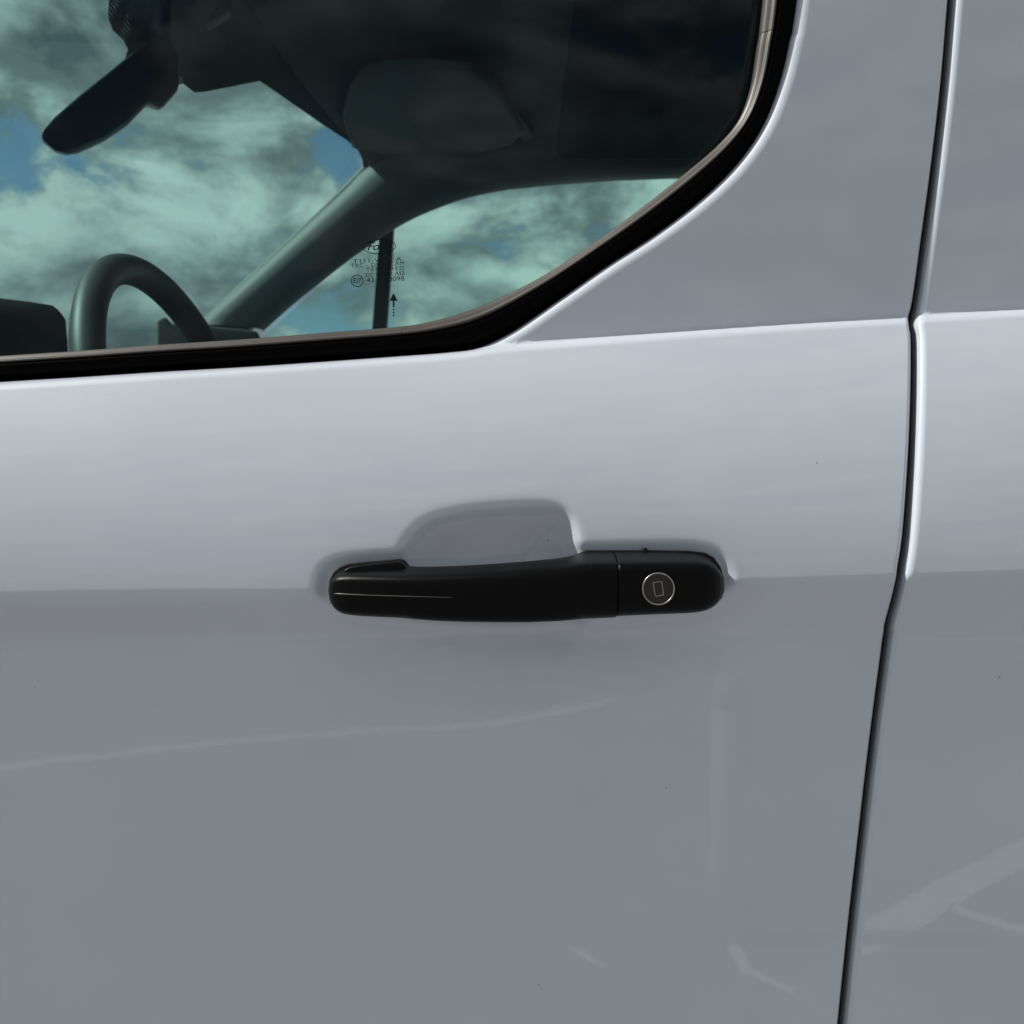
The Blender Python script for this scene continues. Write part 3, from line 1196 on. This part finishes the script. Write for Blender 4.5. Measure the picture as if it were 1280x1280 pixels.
# inner face of the far pillar: a rounded moulding whose top side takes the daylight through the windscreen
pa = [(240, 409), (300, 355), (350, 309), (400, 262), (432, 231), (452, 210), (500, 180), (570, 158), (680, 140), (820, 130), (1000, 128)]
pb = [(330, 413), (372, 376), (400, 354), (437, 325), (470, 302), (505, 280), (545, 262), (600, 244.5), (690, 230), (770, 224), (860, 221), (1000, 221)]
pa3 = spline([far_plane(*q, -.02) for q in pa], .015)
pb3 = spline([far_plane(*q, -.02) for q in pb], .015)
n = 70
pa3, pb3 = resample(pa3, n), resample(pb3, n)
v, f = [], []
prof = [(-.01, .065), (0, .03), (.03, .006), (.075, -.014), (.15, -.030), (.3, -.042), (.5, -.046), (.75, -.040), (.92, -.026), (.985, -.008), (.97, .012)]
for i in range(n):
    for t, h in prof:
        p = pa3[i] * (1 - t) + pb3[i] * t
        v.append((p[0], p[1] + h, p[2]))
k = len(prof)
for i in range(n - 1):
    for j in range(k - 1):
        a = i * k + j
        f.append((a, a + 1, a + k + 1, a + k))
mesh('front_pillar', v, f, M_PILLAR, van, label='far front pillar between windscreen and far window')

# far window pane and its upright divider
pane_px = [(300, 450), (330, 420), (430, 330), (488, 285), (560, 248), (700, 221), (1000, 213), (1200, 250), (1210, 565), (300, 565)]
q3 = [far_plane(*q, .055) for q in pane_px]
pane = mesh('far_pane', q3, [tuple(range(len(q3)))[::-1]], M_GLASS, far_door, smooth=False)
so = pane.modifiers.new('thickness', 'SOLIDIFY')
so.thickness = .0038
prism('window_divider', [far_plane(475, 280, .03), far_plane(491.5, 280, .03), far_plane(490, 310, .03), far_plane(481, 430, .03), far_plane(463.5, 430, .03)], (0, .03, 0), M_DARK, far_door, bev=.003)
# outer skin of the far side below and above its window
# (the far side of the van, never seen square on from here)
box('far_side_panel', (-.75, 1.745, .42), (1.25, 1.775, 1.235), M_PAINT, van)
box('far_rear_panel', (.62, 1.70, 1.24), (1.25, 1.74, 1.86), M_PAINT, van)

# roof: outer skin and inside lining
ROOF_Z = CAMZ + .80
v, f = [], []
NY = 30
for i in range(NY):
    y = .115 + (1.72 - .115) * i / (NY - 1)
    t = (y - .92) / .80
    hf = -.300 + W(y)
    for xx in (hf, hf + .1, .2, .8, 1.25):
        v.append((xx, y, ROOF_Z + .055 - .075 * abs(t) ** 4 - (.03 if xx == hf else 0)))
for i in range(NY - 1):
    for j in range(4):
        a = i * 5 + j
        f.append((a, a + 1, a + 6, a + 5))
roof = mesh('roof', v, f, M_PAINT, van)
v, f = [], []
NY = 44
xs_ = np.concatenate([np.linspace(0, .12, 8), np.linspace(.12, 1, 16)[1:]])
for i in range(NY):
    y = .13 + (1.715 - .13) * i / (NY - 1)
    t = (y - .92) / .79
    hf = -.280 + W(y)
    for s in xs_:
        xx = hf + (.62 - hf) * s
        drop = .055 * abs(t) ** 6
        head = .022 * (1 - sstep((xx - hf) / .10))
        z = CAMZ + .775 - drop - head + .02 * math.sin((xx + .1) * 3)
        v.append((xx, y, z))
k = len(xs_)
for i in range(NY - 1):
    for j in range(k - 1):
        a = i * k + j
        f.append((a, a + k, a + k + 1, a + 1))
lining = mesh('roof_lining', v, f, M_TRIM, van)


def ceil_hit(px, py, zrel):
    d = zrel / ((640 - py) / FPX)
    return P(px, py, d - D0)


vis_px = [(428, 150), (436, 118), (452, 95), (480, 86), (540, 85), (592, 90), (618, 112), (645, 150), (655, 168), (640, 182), (600, 192), (540, 196), (480, 194), (440, 186)]
visor = prism('sun_visor', [ceil_hit(x, y, .725) for x, y in vis_px], (0, 0, .018), M_TRIM, lining, bev=.006)
prism('visor_arm', [ceil_hit(x, y, .738) for x, y in [(590, 92), (610, 92), (668, 172), (655, 180)]], (0, 0, .02), M_DARK, lining, bev=.003)
# matt black slab under the roof lining
over_slab = box('overhead_slab', (.085, .35, CAMZ + .685), (.60, 1.50, CAMZ + .72), M_MATT, van, bev=.02)

# black print round the mirror foot, on the inside of the windscreen
fr_px = [(133, -60), (134, -5), (133, 20), (139, 36), (152, 48), (158, 60), (154, 72), (140, 100), (225, 104), (236, 109), (250, 108), (318, 95), (330, 103), (400, 152), (430, 172), (443, 186), (448, 200), (520, 150), (520, -60)]
fr3 = [ws_hit(*q) for q in fr_px]
v, f = [], []


def ws_point(px, py, inset):
    p = ws_hit(px, py)
    nrm = Vector((-1.05, 0, 1)).normalized()
    return tuple(Vector(p) - nrm * inset)


def screen_patch(name, outline, mat, parent, inset):
    oo = spline(np.array(outline + outline[:1], float), 14) if False else np.array(outline, float)
    nb = len(oo)
    gpts = [(x, y) for x in np.arange(oo[:, 0].min(), oo[:, 0].max(), 12) for y in np.arange(oo[:, 1].min(), oo[:, 1].max(), 12)]
    gpts = np.array(gpts)
    kk = inside(gpts[:, 0], gpts[:, 1], oo) & (dist_poly(gpts[:, 0], gpts[:, 1], oo, True) > 4)
    al = np.vstack([oo, gpts[kk]])
    res = delaunay_2d_cdt([Vector(q) for q in al], [(i, (i + 1) % nb) for i in range(nb)], [], 0, 1e-4)
    V = np.array([tuple(q) for q in res[0]])
    F = []
    for t in res[2]:
        c = V[list(t)].mean(0)
        if inside(c[:1], c[1:], oo)[0]:
            F.append(tuple(t))
    return mesh(name, [ws_point(q[0], q[1], inset) for q in V], F, mat, parent)


screen_patch('mirror_frit', fr_px[:9] + [(300, 60), (330, 20), (330, -60)], M_FRIT, wind, .003)
screen_patch('header_frit', [(205, 40), (222, 98), (236, 109), (250, 108), (318, 95), (330, 103), (400, 152), (428, 170), (441, 181), (447, 192), (449, 204), (446, 214), (470, 200), (520, 150), (520, 60), (420, 10), (420, -60), (205, -60)], M_TRIM, wind, .012)

# interior mirror: long housing hung askew from the screen, nearest end low
m_px = [(50, 172), (54, 162), (68, 146), (100, 118), (135, 90), (160, 70), (188, 50), (205, 44), (216, 52), (224, 68), (225, 104), (222, 114), (203, 136), (190, 130), (184, 131), (160, 156), (130, 176), (98, 190), (84, 192), (70, 188)]


def mirror_pt(px, py):
    t = np.clip((px - 55) / 170, 0, 1)
    return P(px, py, .63 + .25 * t)


mir = prism('interior_mirror', [mirror_pt(*q) for q in m_px], (-.02, .045, .012), M_MIRROR, van, bev=.006)
prism('mirror_arm', [P(x, y, .92) for x, y in [(196, 60), (236, 40), (285, 10), (285, -40), (150, -40), (165, 60)]], (0, .03, 0), M_MIRROR, mir, bev=.004)

# steering wheel
wheel = bpy.data.objects.new('steering_wheel', None)
COL.objects.link(wheel)
wheel.parent = van
wc = Vector((-.316, .46, CAMZ + .058))
tl = R(17)
uu = Vector((.10, 1, 0)).normalized()
vv = Vector((-math.sin(tl), 0.02, math.cos(tl))).normalized()
ww = uu.cross(vv)
RR = .188
tube('rim', [wc + uu * (-RR * math.cos(a)) + vv * (RR * math.sin(a)) for a in np.linspace(0, 2 * math.pi, 97)[:-1]], .0148, M_WHEEL, wheel, sides=24, closed=True)
tube('column', [wc - ww * .0 + vv * -.02, wc + Vector((-.30, 0, -.12))], .045, M_DARK, wheel)
hubp = [wc + uu * (.075 * math.cos(a)) + vv * (.065 * math.sin(a)) + Vector((.01, 0, 0)) for a in np.linspace(0, 2 * math.pi, 29)[:-1]]
prism('hub', hubp, (-.05, 0, -.01), M_DARK, wheel, bev=.012)
for a in (R(200), R(270), R(340)):
    e = wc + uu * (-RR * math.cos(a)) + vv * (RR * math.sin(a))
    tube('spoke', [wc, e], .016, M_DARK, wheel, sides=14)

# dashboard with its instrument hood, and the small pod at the foot of the far pillar
dash = prism('dashboard', [(-1.25, .12, CAMZ - .35), (-.52, .12, CAMZ - .35), (-.50, .12, CAMZ - .02), (-.56, .12, CAMZ + .075), (-.72, .12, CAMZ + .10), (-1.25, .12, CAMZ + .06)], (0, 1.54, 0), M_DARK, van, bev=.02)
hood_px = [(-200, 378), (-60, 366), (0, 372), (40, 377), (66, 381), (78, 388), (83, 400), (86, 440), (86, 520), (-200, 520)]
prism('instrument_hood', [P(x, y, .58) for x, y in hood_px], (-.07, .14, .02), M_MATT, dash, bev=.010)
pod_px = [(196, 402), (199, 397), (208, 396), (212, 404), (232, 404), (270, 408), (305, 411), (322, 414), (328, 440), (328, 470), (196, 470)]
prism('dash_vent', [P(x, y, 1.40) for x, y in pod_px], (-.02, .14, 0), M_DARK, dash, bev=.005)

# cab shell: inner door card, floor, firewall and bulkhead keep daylight where it belongs
box('door_card', (-.78, .075, .45), (.27, .115, CAMZ + .075), M_DARK, van, bev=.01)
box('cab_floor', (-1.25, .12, .40), (.62, 1.70, .45), M_DARK, van)
box('firewall', (-1.28, .10, .40), (-1.25, 1.70, CAMZ + .05), M_DARK, van)
box('bulkhead', (.60, .125, .45), (.62, 1.70, CAMZ + .79), M_MATT, van)
pl = [p for p in GAPC if p[1] > 1.24]
box('rear_pillar_trim', (.30, .125, 1.20), (.34, .22, CAMZ + .74), M_MATT, van, bev=.01)

# ------------------------------------------------------------------ markings on the ground that the paint mirrors
def reflect_to_ground(px, py):
    p = on(y_body, px, py)
    h = .001
    nx = float(y_body(p[0] + h, p[2]) - y_body(p[0] - h, p[2])) / (2 * h)
    nz = float(y_body(p[0], p[2] + h) - y_body(p[0], p[2] - h)) / (2 * h)
    n_ = Vector((nx, -1, nz)).normalized()
    d = Vector(p) - Vector((0, -D0, CAMZ))
    d.normalize()
    r_ = d - 2 * d.dot(n_) * n_
    if r_.z >= -.01:
        return None
    t = -p[2] / r_.z
    q = Vector(p) + r_ * t
    return (q.x, q.y)


road_line([(-2.6, -3.3), (-2.14, -3.47), (-1.47, -3.84), (-.85, -4.1), (-.29, -4.24), (0.0, -4.38), (.53, -4.85)], .09)
road_line([(1.15, -2.16), (1.20, -2.08), (1.25, -2.02), (1.36, -1.90)], .045)
road_line([(.80, -1.90), (.93, -2.01), (1.17, -2.24), (1.54, -2.57), (2.8, -3.6)], .11)
# added pale scraps, put in for the bright squiggles mirrored in the door
road_line([(.145, -1.90), (.17, -1.82), (.215, -1.79)], .022)
road_line([(.535, -1.95), (.545, -1.87), (.53, -1.75), (.56, -1.68), (.62, -1.67)], .028)
road_line([(.31, -2.17), (.345, -2.14)], .018)

# added post, out of view, put in for the pale streak in the lower door
post = bpy.data.objects.new('added_streak_post', None)
COL.objects.link(post)
post.location = (.53, -1.97, 0)
post['label'] = 'added pale post out of view, put in for the streak mirrored in the lower door'
post['category'] = 'added_streak_post'
M_POST = principled('streak_post_surface', (.50, .48, .45), rough=.8, vary=.2, vscale=25, bump=(60, .3), bdist=.002)
tube('post', [(0, 0, .004), (0, 0, .25), (0, 0, .58)], [.052, .047, .043], M_POST, post, sides=24)
tube('post_cap', [(0, 0, .581), (0, 0, .60), (0, 0, .645), (0, 0, .665)], [.040, .046, .038, .018], M_POST, post, sides=24)
